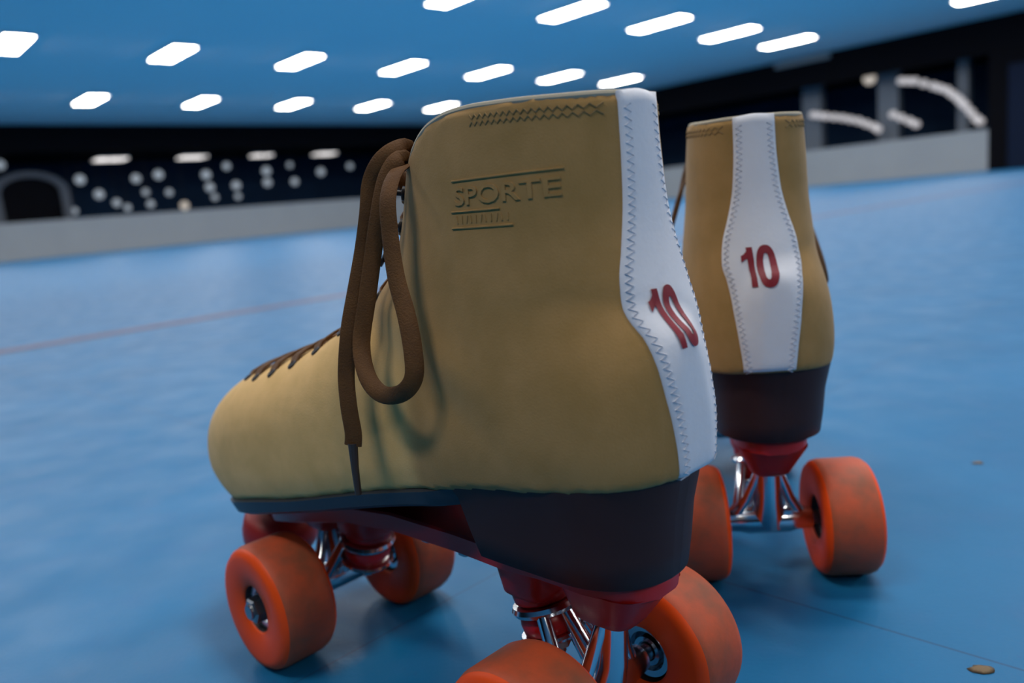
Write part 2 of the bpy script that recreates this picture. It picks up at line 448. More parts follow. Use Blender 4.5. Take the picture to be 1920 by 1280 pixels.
# dried leaf scrap and crumb on the floor
def scrap(x, y, r, seed, name, lab, cat):
    rnd = random.Random(seed); n = 14; vs = [(0, 0, r * 0.28)]
    for ring, q in ((0.55, 0.26), (1.0, 0.05)):
        for i in range(n):
            a = 2 * math.pi * i / n; rr = r * ring * (0.75 + 0.4 * rnd.random())
            vs.append((rr * math.cos(a) * 1.5, rr * math.sin(a), r * q * (0.5 + rnd.random())))
    vs.append((0, 0, 0.0003)); fs = []
    for i in range(n):
        j = (i + 1) % n
        fs += [(0, 1 + i, 1 + j), (1 + i, 1 + n + i, 1 + n + j, 1 + j), (1 + n + i, 1 + 2 * n, 1 + n + j)]
    o = mesh_obj(name, vs, fs, M['leaf']); o.location = (x, y, 0); return tag(o, lab, cat)
scrap(0.185, 0.303, 0.0035, 3, 'leaf_scrap', 'small brown dried leaf scrap on the floor seam, bottom right', 'leaf')
scrap(0.324, 0.537, 0.0028, 5, 'crumb', 'tiny dark crumb on the blue floor right of the far skate', 'crumb')

# ------------------------------------------------------------------ surface nets
def surface_nets(F, xs, ys, zs):
    S = F > 0
    nx, ny, nz = F.shape
    cells = np.zeros((nx - 1, ny - 1, nz - 1), bool)
    acc = np.zeros((nx - 1, ny - 1, nz - 1, 3)); cnt = np.zeros((nx - 1, ny - 1, nz - 1))
    off = [(i, j, k) for i in (0, 1) for j in (0, 1) for k in (0, 1)]
    sl = lambda a, o: a[o[0]:nx - 1 + o[0], o[1]:ny - 1 + o[1], o[2]:nz - 1 + o[2]]
    for a in off:
        for ax in range(3):
            if a[ax] == 1: continue
            bb = list(a); bb[ax] = 1; bb = tuple(bb)
            fa, fb = sl(F, a), sl(F, bb); cr = (fa > 0) != (fb > 0)
            t = np.where(cr, fa / np.where(cr, fa - fb, 1), 0)
            for c in range(3):
                acc[..., c] += np.where(cr, a[c] + (t if c == ax else 0), 0)
            cnt += cr
    cells = cnt > 0
    idx = -np.ones(cells.shape, int); idx[cells] = np.arange(cells.sum())
    I = np.argwhere(cells); P = acc[cells] / cnt[cells][:, None] + I
    V = np.stack([np.interp(P[:, 0], np.arange(nx), xs), np.interp(P[:, 1], np.arange(ny), ys), np.interp(P[:, 2], np.arange(nz), zs)], 1)
    faces = []
    for ax in range(3):
        o1, o2 = [(1, 2), (2, 0), (0, 1)][ax]
        a = [slice(None)] * 3; b2 = [slice(None)] * 3
        a[ax] = slice(0, -1); b2[ax] = slice(1, None)
        Sa, Sb = S[tuple(a)], S[tuple(b2)]
        ed = np.argwhere(Sa != Sb)
        for (i, j, k) in ed:
            p = [i, j, k]
            if p[o1] == 0 or p[o2] == 0 or p[o1] >= S.shape[o1] - 1 or p[o2] >= S.shape[o2] - 1: continue
            q = []
            for d1, d2 in ((0, 0), (1, 0), (1, 1), (0, 1)):
                c = list(p); c[o1] -= 1 - d1; c[o2] -= 1 - d2; q.append(idx[tuple(c)])
            if not S[i, j, k]: q.reverse()
            faces.append(tuple(q))
    return V, faces
def smooth_mesh(V, F, it=4, lam=0.5):
    Fa = np.array(F); E = np.concatenate([Fa[:, [0, 1]], Fa[:, [1, 2]], Fa[:, [2, 3]], Fa[:, [3, 0]]])
    E = np.concatenate([E, E[:, ::-1]])
    deg = np.bincount(E[:, 0], minlength=len(V))[:, None]
    for k in range(it):
        for l in (lam, -lam * 1.03):
            s = np.zeros_like(V)
            for c in range(3): s[:, c] = np.bincount(E[:, 0], weights=V[E[:, 1], c], minlength=len(V))
            V = V + l * (s / deg - V)
    return V

# ------------------------------------------------------------------ boot shape tables (millimetres)
zs_f = hermite([-50, -20, 20, 52, 89, 111, 139, 175, 205, 235, 255, 272], [123, 120, 115, 108.5, 101, 96, 89.5, 82.5, 76, 72, 73, 78])      # bottom of the upper
zt_f = hermite([-50, -20, 20, 60, 85, 105, 120, 140, 170, 200, 220, 240, 255, 263, 269], [165, 185, 195, 195, 186, 173.5, 166.5, 158.5, 150, 142.5, 136.5, 127, 116.5, 107, 94])
W_f = hermite([-50, -12, 20, 60, 100, 140, 180, 215, 240, 270], [31, 33, 34, 34, 38, 43, 46, 46, 44.5, 40])
med_f = hermite([-50, 60, 150, 200, 240, 270], [0, 0, 1, 3, 7, 10])
xb_f = hermite([80, 110, 125, 142, 155, 170, 185, 202, 221, 242, 262], [-42, -43.5, -45, -45, -43, -40, -36, -32.5, -31, -30.5, -30.5])
xf_f = hermite([80, 140, 160, 175, 190, 205, 220, 232, 245, 262], [104, 104, 103, 97, 87, 79, 74, 71, 66, 62])
Ws_f = hermite([80, 110, 130, 150, 170, 190, 205, 225, 245, 262], [33, 34, 36, 35.5, 33.5, 31, 29.5, 28.5, 27, 26])
top_f = hermite([-45, -38, -25, 0, 20, 35, 47, 56, 64, 72, 90], [242.5, 242, 241.8, 243, 243.8, 242.8, 239.5, 234, 226, 217, 204])
shaft_med = hermite([80, 125, 150, 262], [2, 3.5, 4.5, 4.5])

def capW(x):
    x = np.asarray(x, float); w = W_f(x)
    tb = np.clip((-10 - x) / 35.5, 0, 1); w = w * (1 - tb ** 2.2) ** (1 / 2.2)
    tf = np.clip((x - 212) / 57.5, 0, 1); w = w * (1 - tf ** 2.2) ** (1 / 2.2)
    return np.maximum(w, 0.01)
def foot_field(x, y, z, med, off=0.0):
    zb = zs_f(x); toe = np.clip((x - 150) / 90, 0, 1); zm = zb + 14 + 8 * toe; zt = zt_f(x) - off
    tuck = np.clip((zm - z) / (14 + 8 * toe), 0, 1); xe = x + 33 * toe * tuck ** 1.8
    w = capW(xe) - off
    yc = -med * med_f(x)
    w = np.maximum(w * (1 - 0.07 * tuck ** 2), 0.01)
    f = 1 - (np.abs(y - yc) / w) ** 2.5 - (np.clip(z - zm, 0, None) / np.maximum(zt - zm, 1)) ** 2.3
    return np.where(capW(xe) - off < 2.0, -6.0, np.maximum(f, -6.0))
def shaft_field(x, y, z, med, off=0.0):
    xb = xb_f(z) + off; xf = xf_f(z) - off; w = Ws_f(z) - off
    xc = (xb + xf) / 2 ; a = (xf - xb) / 2
    yc = -med * shaft_med(z) * np.clip((70 - x) / 100, 0, 1)
    # a little narrower at the front than at the back
    w = w * (1 - 0.16 * np.clip((x - xc) / a, -1, 1))
    return np.maximum(1 - (np.abs(x - xc) / a) ** 2.4 - (np.abs(y - yc) / w) ** 2.3, -6.0)
def smax(a, b2, k=0.35):
    h = np.clip(0.5 + 0.5 * (a - b2) / k, 0, 1)
    return b2 * (1 - h) + a * h + k * h * (1 - h) * 0.5
def boot_field(x, y, z, med, off=0.0):
    return smax(foot_field(x, y, z, med, off), shaft_field(x, y, z, med, off))
def throat_dist(x, z):
    """signed height of a point above the instep / front line, for the lacing gap"""
    dv = z - zt_f(x); ds = (x - xf_f(z))
    return np.maximum(np.where(z < 185, dv, -99), np.where(z > 160, ds, -99))

def make_skate(name, med, loc, heading, label, with_mark, s0):
    mm = 0.001
    root = empty(name, (loc[0], loc[1], 0), math.pi / 2 - heading)
    tag(root, label, 'roller skate', 'pair of tan roller skates')
    # ---- upper
    st = 2.0
    xs = np.arange(-54, 276, st); ys = np.arange(-54, 54.1, st); zs = np.arange(64, 258, st)
    X, Y, Z = np.meshgrid(xs, ys, zs, indexing='ij')
    Fo = boot_field(X, Y, Z, med) * 22
    # soft walking creases at the ankle
    cz = Z - 172 - 0.45 * (X - 60); side = np.clip((np.abs(Y) - 12) / 10, 0, 1) * np.clip((X - 5) / 25, 0, 1) * np.clip((112 - X) / 25, 0, 1)
    Fo = Fo + side * (1.5 * np.exp(-(cz / 7) ** 2) - 1.6 * np.exp(-((cz + 15) / 8) ** 2))
    Fo_full = np.minimum(Fo, (Z - zs_f(X)) * 1.0)
    Vs, Fs = surface_nets(Fo_full, xs, ys, zs)
    solid = BVHTree.FromPolygons([tuple(v) for v in Vs], Fs)
    inner = boot_field(X, Y, Z, med, 4.0) * 22
    inner = np.minimum(inner, Z - 176)
    F1 = np.minimum(Fo_full, -inner)
    F1 = np.minimum(F1, top_f(X) - Z)
    groove = np.minimum(4.5 - np.abs(Y + med * med_f(X)), np.minimum(206 - X, throat_dist(X, Z) + 7))
    groove = np.where((X > 50), groove, -9)
    F1 = np.minimum(F1, -groove)
    V, F = surface_nets(F1, xs, ys, zs)
    V = smooth_mesh(V, F, 5)
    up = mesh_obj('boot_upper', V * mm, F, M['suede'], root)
    # ---- tongue
    Ft = np.minimum(boot_field(X, Y, Z, med, 3.5) * 22, -(boot_field(X, Y, Z, med, 8.0) * 22))
    Ft = np.minimum(Ft, np.minimum(13 - np.abs(Y + med * med_f(X)), np.minimum(215 - X, throat_dist(X, Z) + 14)))
    Ft = np.minimum(np.where(X > 46, Ft, -9), 240 - Z)
    Ft = np.minimum(Ft, Z - zs_f(X) - 20)
    V, F = surface_nets(Ft, xs, ys, zs)
    V = smooth_mesh(V, F, 3)
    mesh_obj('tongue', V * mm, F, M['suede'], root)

    def cast(o, d):
        h = solid.ray_cast(Vector(o), Vector(d).normalized())
        return (h[0], h[1]) if h[0] is not None else (None, None)
    # ---- heel map
    cache = {}
    def heel_map(s, z, off):
        key = round(z, 1)
        if key not in cache:
            aa = np.linspace(-1.75, 1.75, 141); P = []
            for a in aa:
                dr = Vector((-math.cos(a), math.sin(a), 0)); c = Vector((0, 0, z))
                h, n = cast(c + dr * 90, -dr)
                P.append(h if h is not None else (P[-1] if P else c + dr * 40))
            L = [0.0]
            for i in range(1, len(P)): L.append(L[-1] + (P[i] - P[i - 1]).length)
            L = np.array(L) - L[70]
            cache[key] = (L, np.array([tuple(p) for p in P]))
        L, P = cache[key]
        p = np.array([np.interp(s, L, P[:, c]) for c in range(3)])
        q = np.array([np.interp(s + 1.5, L, P[:, c]) for c in range(3)]) - np.array([np.interp(s - 1.5, L, P[:, c]) for c in range(3)])
        n = np.array([-abs(q[1]), q[0] * (1 if q[1] > 0 else -1), 0.0])
        n = np.array([-q[1], q[0], 0.0]); n /= np.linalg.norm(n)
        if n[0] * (-1) + 0 < 0 and abs(s) < 20: n = -n
        return p + n * off
    ws = hermite([112, 124, 141, 158, 176, 186, 195, 206, 220, 250], [11.5, 12.2, 14.2, 17.0, 19.3, 17.8, 14.8, 11.9, 10.3, 9.6])
    NZ, NS = 66, 16; vs = []; fs = []
    for i in range(NZ + 1):
        f = i / NZ
        for j in range(NS + 1):
            g = -1 + 2 * j / NS
            zz = 114 + f * (241.8 + 1.2 * math.cos(g * 1.4) - 114)
            s = s0 + g * float(ws(zz)); e = 1.1 if 0 < j < NS and 0 < i < NZ else -0.6
            if j in (1, NS - 1): e = 0.9; s = s0 + (g * 1.10) * float(ws(zz))
            vs.append(heel_map(s, round(zz, 1), e))
    for i in range(NZ):
        for j in range(NS):
            a = i * (NS + 1) + j; fs.append((a, a + NS + 1, a + NS + 2, a + 1))
    stripe = mesh_obj('heel_stripe', np.array(vs) * mm, fs, M['white'], root); stripe['label'] = 'white leather heel stripe'
    # zigzag stitching along both stripe edges
    stb = MB()
    for sd in (-1, 1):
        pts = []; zz = 116.0; k = 0
        while zz < 239:
            s = s0 + sd * (float(ws(zz)) - (1.6 if k % 2 else 4.2))
            pts.append(Vector(heel_map(s, round(zz, 1), 1.12)) * mm); zz += 1.3; k += 1
        stb = MB(); stb.tube(pts, 0.00024, 5); stb.build('stitching', M['thread'], stripe)
    # size number 10
    nb = MB()
    zc = 173.0; c0 = s0 + (5.0 if med > 0 else 2.2); cw = 0.74 if med > 0 else 0.9
    def nm(a, b2, e=1.5): return Vector(heel_map(c0 - a, round(zc + b2, 1), e)) * mm     # a grows to the viewer's right
    sgn = 1
    def P2(a, b2, e): return Vector(heel_map(c0 - a * cw, round(zc + b2, 1), e)) * mm
    def quadstrip(rowsL):
        b0 = len(nb.v); w_ = len(rowsL[0])
        for r_ in rowsL:
            for (a, q) in r_: nb.v.append(tuple(P2(a, q, 1.55)))
        for i in range(len(rowsL) - 1):
            for j in range(w_ - 1):
                k = b0 + i * w_ + j; nb.f.append((k, k + 1, k + w_ + 1, k + w_)); nb.m.append(0)
    # the one
    for (a0, a1, z0_, z1_) in ((-4.9, -1.9, -9.2, 9.0),):
        quadstrip([[(a0 + (a1 - a0) * j / 3 - 0.07 * (q + 9) * 0.9 + 0.5, q) for j in range(4)] for q in np.linspace(z0_, z1_, 14)])
    quadstrip([[(-8.1 + 0.45 * t * 8, 2.2 + 2.2 * t), (-8.1 + 0.45 * t * 8, 5.4 + 3.6 * t * t)] for t in np.linspace(0, 1, 6)])
    # the nought
    n = 44; rws = []
    for i in range(n + 1):
        a = 2 * math.pi * i / n; ca, sa = math.cos(a), math.sin(a)
        sp = lambda v, e: math.copysign(abs(v) ** e, v)
        row = []
        for rx, rz_ in ((4.9, 9.6), (3.2, 7.8), (1.6, 5.9)):
            px = rx * sp(ca, .85); pz = rz_ * sp(sa, .85); row.append((4.0 + px - 0.05 * pz, pz))
        rws.append(row)
    quadstrip(rws)
    num = nb.build('size_number', M['red_print'], stripe, sharp=None) if False else mesh_obj('size_number', nb.v, nb.f, M['red_print'], stripe)
    num['label'] = 'dark red number 10'
    # ---- stitching below the rim, both sides
    rb = MB()
    for sd in (-1, 1):
        for zo, ph in ((2.9, 0), (5.0, 1)):
            pts = []; k = 0
            x = -27.0
            while x < 16:
                z = float(top_f(x)) - zo - (1.3 if (k + ph) % 2 else 0)
                h, n_ = cast((x, sd * 80, z), (0, -sd, 0))
                if h: pts.append((h + n_ * 0.02) * mm)
                x += 1.25; k += 1
            rb = MB(); rb.tube(pts, 0.00034, 5); rb.build('rim_stitching', M['thread_tan'], up)
    # ---- rim binding
    pts = []
    for i in range(120):
        a = 2 * math.pi * i / 120
        dr = Vector((math.cos(a), math.sin(a), 0))
        # iterate to find the height of the top line at this bearing
        z = 244.0
        for _ in range(6):
            h, n_ = cast(Vector((14, 0, min(z - 1.0, 247))) + dr * 120, -dr)
            z = float(top_f(h.x))
        if abs(h.y) < 5 and h.x > 45: continue
        pts.append(Vector((h.x, h.y, z - 0.3)) * mm - dr * 0.0017)
    # open at the front gap
    j0 = max(range(len(pts)), key=lambda i: (pts[i] - pts[i - 1]).length); pts = pts[j0:] + pts[:j0]
    rm = MB(); rm.tube(pts, 0.0012, 8); bind = rm.build('rim_binding', M['lining'], up); bind['label'] = 'pale rim binding'
    # ---- vamp/quarter seam (low ridge over the instep side)
    sm_ = MB()
    # ---- sole strip
    def outline(xlist, off):
        L = []; R = []
        for x in xlist:
            w = float(capW(x + 32 * min(max((x - 150) / 90, 0), 1))) * 0.94 + off - 5.5 * min(max((50 - x) / 15, 0), 1); yc = -med * float(med_f(x))
            L.append((x, yc + w)); R.append((x, yc - w))
        return L + R[::-1]
    xa = np.concatenate([np.linspace(24, 195, 30), 195 + 39.5 * np.sin(np.linspace(0.08, math.pi / 2, 22))])
    sole_bot = hermite([10, 33, 70, 100, 115, 140, 170, 200, 235, 255, 272], [107, 104.5, 98, 91.5, 88, 82.5, 76, 69.5, 65.5, 67.5, 73])
    o1 = outline(xa, 0.6); n = len(o1); vs = []; fs = []
    lv = [(-2.2, 'b'), (0.9, 'b1'), (1.7, 't1'), (-0.6, 't')]
    for off, kind in lv:
        for (x, y) in outline(xa, off):
            zt_ = float(zs_f(x)) + 0.8; zb_ = float(sole_bot(x))
            te = min(max((x - 185) / 45, 0), 1) ** 1.5
            if kind == 'b': y *= 1 - 0.18 * te; x -= 8 * te; zb_ += 0.3 * te
            if kind == 'b1': y *= 1 - 0.10 * te; x -= 4 * te; zb_ += 0.8 * te
            z = {'b': zb_, 'b1': zb_ + 1.8, 't1': zt_ - 0.8, 't': zt_}[kind]
            vs.append((x + (off - 0.9) * (1 if x > 225 else 0), y, z))
    for l in range(3):
        for i in range(n):
            j = (i + 1) % n; fs.append((l * n + i, l * n + j, (l + 1) * n + j, (l + 1) * n + i))
    half = n // 2
    for base, rev in ((0, True), (3 * n, False)):
        for i in range(half - 1):
            q = (base + i, base + i + 1, base + n - 2 - i, base + n - 1 - i)
            fs.append(q if rev else q[::-1])
    mesh_obj('sole', np.array(vs) * mm, fs, M['sole'], root, autosharp=50)
    # ---- heel block
    xh = np.concatenate([-10 - 35.45 * np.cos(np.linspace(0.0, math.pi / 2, 34)), np.linspace(-6, 37, 12)])
    xh[0] += 0.05
    vs = []; n = 0
    levels = [(84.8, 0.79, 1.2), (85.6, 0.82, 0.5), (95, 0.855, 0), (108, 0.895, 0), (None, 0.985, 0)]
    for z, s, ins in levels:
        ol = []; R = []
        for x in xh:
            w = float(capW(max(x, -45.47))) * s * 0.965 - ins * 0.6
            # front face is hollowed forward of the shank
            xx = -6 + (x + 6) * ((s - 0.06) if x < -6 else 1.0)
            if x > 20 and z is not None: xx = xx - (108 - min(z, 108)) * 0.22 * (x - 20) / 13
            yc = 0
            ol.append((xx, w, z)); R.append((xx, -w, z))
        ring = ol + R[::-1]; n = len(ring)
        for (x, y, z_) in ring: vs.append((x, y, (float(zs_f(x)) + 1.0) if z_ is None else z_))
    fs = []
    for l in range(len(levels) - 1):
        for i in range(n):
            j = (i + 1) % n; fs.append((l * n + i, l * n + j, (l + 1) * n + j, (l + 1) * n + i))
    half = n // 2
    for base, rev in ((0, True), ((len(levels) - 1) * n, False)):
        for i in range(half - 1):
            q = (base + i, base + i + 1, base + n - 2 - i, base + n - 1 - i)
            fs.append(q if rev else q[::-1])
    mesh_obj('heel', np.array(vs) * mm, fs, M['heel'], root, autosharp=60)

    # ---- laces over the instep
    st_pts = []
    for x in (205, 189, 171, 153, 135, 118): st_pts.append((x, float(zt_f(x))))
    for z in (182, 196, 209, 221): st_pts.append((float(xf_f(z)), z))
    def ridge_n(i):
        a = Vector((*st_pts[max(i - 1, 0)], 0)); c = Vector((*st_pts[min(i + 1, len(st_pts) - 1)], 0))
        t = (c - a).normalized(); return Vector((-t.y, 0, t.x)) * -1 if False else Vector((-t.y * -1, 0, -t.x)) 
    def drape(i, y, off):
        i0 = int(math.floor(i)); i1 = min(i0 + 1, len(st_pts) - 1); q = i - i0
        p = Vector((st_pts[i0][0] * (1 - q) + st_pts[i1][0] * q, 0, st_pts[i0][1] * (1 - q) + st_pts[i1][1] * q))
        N = (ridge_n(i0) * (1 - q) + ridge_n(i1) * q).normalized()
        yc = -med * float(med_f(p.x))
        h, nn = cast(p + N * 60 + Vector((0, y + yc, 0)), -N)
        if h is None: h, nn = p + Vector((0, y + yc, 0)), N
        return h + nn * off, nn
    def ribbon(mb, pts, nrm, w, th):
        """flat woven lace: pts and normals in mm"""
        N_ = len(pts); b0 = len(mb.v); prof = [(-1, 0), (-0.8, 0.8), (0, 1), (0.8, 0.8), (1, 0), (0.8, -0.8), (0, -1), (-0.8, -0.8)]
        for j in range(N_):
            t = (pts[min(j + 1, N_ - 1)] - pts[max(j - 1, 0)]).normalized(); nv = (nrm[j] - t * nrm[j].dot(t)).normalized(); s_ = t.cross(nv)
            ww = w[j] if isinstance(w, list) else w
            for a, q in prof: mb.v.append(tuple((pts[j] + s_ * a * ww / 2 + nv * q * th / 2) * mm))
        k = len(prof)
        for j in range(N_ - 1):
            for i in range(k):
                i2 = (i + 1) % k; mb.f.append((b0 + j * k + i, b0 + j * k + i2, b0 + (j + 1) * k + i2, b0 + (j + 1) * k + i)); mb.m.append(0)
        mb.f.append(tuple(b0 + i for i in reversed(range(k)))); mb.m.append(0)
        mb.f.append(tuple(b0 + (N_ - 1) * k + i for i in range(k))); mb.m.append(0)
    def half_gap(i): return [24, 27, 27, 25, 22, 18, 15, 13, 12, 12][min(int(round(i)), 9)]
    lc = MB(); eyes = []
    for i in range(len(st_pts)):
        for sd in (-1, 1):
            g = half_gap(i)
            i_to = min(i + 0.9, len(st_pts) - 1)
            pts = []; nr = []
            for q in np.linspace(0, 1, 15):
                y = sd * (g * (1 - q) - half_gap(i + 1) * q)
                ii = i + (i_to - i) * q
                lift = 1.2 + (0.9 if sd > 0 else 0.2) * math.sin(math.pi * q) + (0.0 if 0.03 < q < 0.97 else -1.6)
                p, nn = drape(ii, y, lift); pts.append(p); nr.append(nn)
            if i < len(st_pts) - 1: ribbon(lc, pts, nr, 5.2, 1.3)
            p, nn = drape(i, sd * (g + 1.0), 0.3)
            T = Matrix.Translation(p * mm) @ nn.to_track_quat('Z', 'Y').to_matrix().to_4x4()
            ev = MB(); eyes.append(ev)
            if i < 6: ev.lathe([(0.0012, 0.0002), (0.0019, 0.0007), (0.0026, 0.0003), (0.0026, -0.0004)], T=T, n=12)
            else:
                ev.lathe([(0.0028, -0.0002), (0.0028, 0.0008), (0.0011, 0.0012), (0.0011, 0.004), (0.0032, 0.0045), (0.0032, 0.0052)], T=T, n=12)
    # first straight bar near the toe
    pts = []; nr = []
    for q in np.linspace(-1, 1, 15):
        p, nn = drape(0, q * 24, 1.4 if abs(q) < .95 else 0); pts.append(p); nr.append(nn)
    ribbon(lc, pts, nr, 6.0, 1.3)
    # the knot at the top
    kp, kn = drape(9, 0, 4)
    ribbon(lc, [kp + Vector((0, -9, 1)), kp + Vector((2.5, -4, 2)), kp + Vector((3.5, 0, 1)), kp + Vector((2.5, 5, 3)), kp + Vector((0, 9, 5))], [kn] * 5, 7.5, 3.2)
    ribbon(lc, [kp + Vector((-1, 3, -5)), kp + Vector((4.5, 2, -1)), kp + Vector((5, 0, 3)), kp + Vector((1, -1, 8))], [kn] * 4, 6, 2.2)
    lace = lc.build('laces', M['lace'], root, sharp=70)
    for ev, nm_ in zip(eyes, ['eyelet'] * 12 + ['lace_hook'] * 8): ev.build(nm_, M['black'], up, sharp=50)
    # ---- bow loops and ends hanging on the outer side
    def smooth_path(P, n=6):
        P = [Vector(p) for p in P]; out = []
        for i in range(len(P) - 1):
            p0, p1, p2, p3 = P[max(i - 1, 0)], P[i], P[i + 1], P[min(i + 2, len(P) - 1)]
            for k in range(n):
                t = k / n
                out.append(0.5 * ((2 * p1) + (p2 - p0) * t + (2 * p0 - 5 * p1 + 4 * p2 - p3) * t * t + (3 * p1 - p0 - 3 * p2 + p3) * t ** 3))
        out.append(P[-1]); return out
    def hang(P, names, twist, w=6.4):
        P = [Vector((p[0], p[1] * (1 if med > 0 else -1), p[2])) for p in P]
        path = smooth_path(P)
        nr = []
        for j in range(len(path)):
            f = j / (len(path) - 1); a = np.interp(f, [t[0] for t in twist], [t[1] for t in twist])
            nr.append(Vector((math.sin(a) , math.cos(a) * (1 if med > 0 else -1), 0.05)))
        mb = MB(); ribbon(mb, path, nr, w, 1.6); return mb.build(names, M['lace'], lace, sharp=70), path
    strand = [(66, 8, 232), (63, 14, 236), (64, 20, 235), (68, 24, 231), (72, 26, 224), (73, 28, 213), (75, 31, 199), (76, 36, 184), (77, 40.5, 170), (78, 43.5, 154), (76, 45.5, 142), (74.5, 46, 132), (75, 46.5, 127)]
    _, path = hang(strand, 'lace_end', [(0, -0.3), (.2, -0.6), (.45, -0.9), (.7, -0.55), (1, -0.6)], 7.0)
    loop = [(64, 8, 229), (60, 20, 232), (63, 25, 226), (65, 29, 213), (68, 32, 197), (69, 36, 182), (69, 41, 166), (62, 45, 155), (53, 46, 149.5), (42, 45.5, 150.5), (36.5, 43.5, 156), (37, 42, 165), (41, 40, 177), (47, 38, 190), (51, 35.5, 205), (53, 33, 218), (57, 25, 227), (63, 12, 230)]
    hang(loop, 'lace_loop', [(0, -0.3), (.15, -0.6), (.3, -.9), (.42, -0.9), (.5, -1.0), (.56, -1.0), (.66, -0.9), (.8, -0.5), (1, -.4)], 6.6)
    # the other side's loop, short
    ol = [(66, -8, 229), (64, -16, 233), (68, -24, 226), (72, -30, 205), (74, -36, 186), (68, -41, 170), (60, -41, 172), (60, -37, 190), (62, -30, 210), (63, -20, 224), (64, -8, 228)]
    hang(ol, 'lace_loop', [(0, 0.2), (1, 0.0)], 6.0)
    ag = MB(); end = path[-1]
    sd = 1 if med > 0 else -1
    ag.tube([Vector(p) * mm for p in ((end.x, end.y, end.z + 1), (end.x + .6, end.y, 118), (end.x + 1.6, end.y - sd * .6, 107))], [0.0019, 0.0015, 0.0013], 10)
    agl = ag.build('aglet', M['aglet'], lace)
    # ---- pressed mark on the outer side of the shaft
    if with_mark:
        mk = MB()
        def side_pt(x, z, e):
            h, n_ = cast((x, 90, z), (0, -1, 0)); return (h + n_ * e) * mm
        def add_text(txt, xl, xr, zb, zt, e0=-0.25, e1=0.42):
            cu = bpy.data.curves.new('letters', 'FONT'); cu.body = txt; cu.size = 1; cu.offset = 0.012; cu.resolution_u = 3
            to = bpy.data.objects.new('letters', cu); COL.objects.link(to)
            bpy.context.view_layer.update()
            me = to.to_mesh()
            P = [v.co.copy() for v in me.vertices]; x0 = min(p.x for p in P); x1 = max(p.x for p in P); y0 = min(p.y for p in P); y1 = max(p.y for p in P)
            bmx = bmesh.new(); bmx.from_mesh(me)
            r = bmesh.ops.extrude_face_region(bmx, geom=bmx.faces[:])
            for g in r['geom']:
                if isinstance(g, bmesh.types.BMVert): g.co.z += 1
            bmx.verts.ensure_lookup_table()
            vv = []
            for v in bmx.verts:
                x = xl + (xr - xl) * (v.co.x - x0) / (x1 - x0); z = zb + (zt - zb) * (v.co.y - y0) / (y1 - y0)
                vv.append(side_pt(x, z, e1 if v.co.z > 0.5 else e0))
            mk.add(vv, [tuple(v.index for v in f.verts) for f in bmx.faces])
            bmx.free(); to.to_mesh_clear(); bpy.data.objects.remove(to)
        add_text('SPORTE', 25, -17, 212.6, 218.6)
        for (xa_, xb_, z0) in ((26, -18, 220.8), (27, -1, 205.2), (27, 4, 210.6)):
            mk.tube([side_pt(xa_ + (xb_ - xa_) * k / 20, z0, 0.1) for k in range(21)], 0.00040, 6)
        for k in range(11):
            x = 24 - k * 2.3; mk.tube([side_pt(x, 206.8, 0.1), side_pt(x - (k % 3 - 1) * 0.5, 209.2, 0.1)], 0.00030, 5)
        pm = mk.build('pressed_mark', M['suede'], up, sharp=60); pm['label'] = 'maker mark pressed into the suede'

    # ---- plate
    xp = [-32, -29, -23, -10, 10, 30, 60, 100, 130, 155, 175, 195, 207, 213]
    yw = [7, 12.5, 16.5, 18.5, 18.5, 17, 15.5, 17, 22, 25, 25.5, 24, 19, 9]
    pt_ = hermite([-40, 30, 60, 100, 130, 150, 172, 200, 215], [84.6, 84.6, 84, 84, 83, 79.6, 75, 69, 66])
    vs = []; n = len(xp); fs = []
    lv = [(0, 9.5, 2.0), (0, 8.5, 0.4), (0, 1.2, 0.0), (0, 0.2, 0.8)]
    for _, dz, ins in lv:
        Lp = [(x, w - ins, float(pt_(x)) - dz * (0.72 if x < 20 else 1.0)) for x, w in zip(xp, yw)]; Rp = [(x, -w + ins, z) for x, w, z in Lp]
        Rp = [(x, -(w), z) for (x, w, z) in Lp]
        vs += Lp + Rp[::-1]
    nn_ = 2 * n
    for l in range(3):
        for i in range(nn_):
            j = (i + 1) % nn_; fs.append((l * nn_ + i, l * nn_ + j, (l + 1) * nn_ + j, (l + 1) * nn_ + i))
    for base, rev in ((0, True), (3 * nn_, False)):
        for i in range(n - 1):
            q = (base + i, base + i + 1, base + nn_ - 2 - i, base + nn_ - 1 - i); fs.append(q if rev else q[::-1])
    pb = MB(); pb.add(vs, fs)
    def frustum(x0, x1, y, z0, X0, X1, Yb, z1):
        """tapering housing: top rectangle rounded into a smaller bottom"""
        N = 24; rings = []
        for f in (0, .35, .7, .9, 1.0):
            s = f ** 1.0; ring = []
            xa0, xa1 = x0 + (X0 - x0) * s, x1 + (X1 - x1) * s; yy = y + (Yb - y) * s
            if f == 1.0: xa0 += 1.5; xa1 -= 1.5; yy -= 1.5
            cx, rx = (xa0 + xa1) / 2, (xa1 - xa0) / 2
            for i in range(N):
                a = 2 * math.pi * i / N; sp = lambda v: math.copysign(abs(v) ** 0.55, v)
                ring.append((cx + rx * sp(math.cos(a)), yy * sp(math.sin(a)), z0 + (z1 - z0) * f))
            rings += ring
        ff = []
        for l in range(4):
            for i in range(N):
                j = (i + 1) % N; ff.append((l * N + i, (l + 1) * N + i, (l + 1) * N + j, l * N + j))
        ff.append(tuple(4 * N + i for i in reversed(range(N))))
        pb.add(rings, ff)
    # pivot housings and kingpin bosses; the front ones mirror the rear
    frustum(-31, 8, 17.5, 79, -18, 5, 9, 61)
    frustum(14, 42, 15, 77, 17, 40, 12, 62)
    frustum(160, 204, 18, 69, 171, 190, 9, 54)
    frustum(128, 158, 15, 76, 131, 157, 12, 59)
    pb.v = [tuple(c * mm for c in v) for v in pb.v]
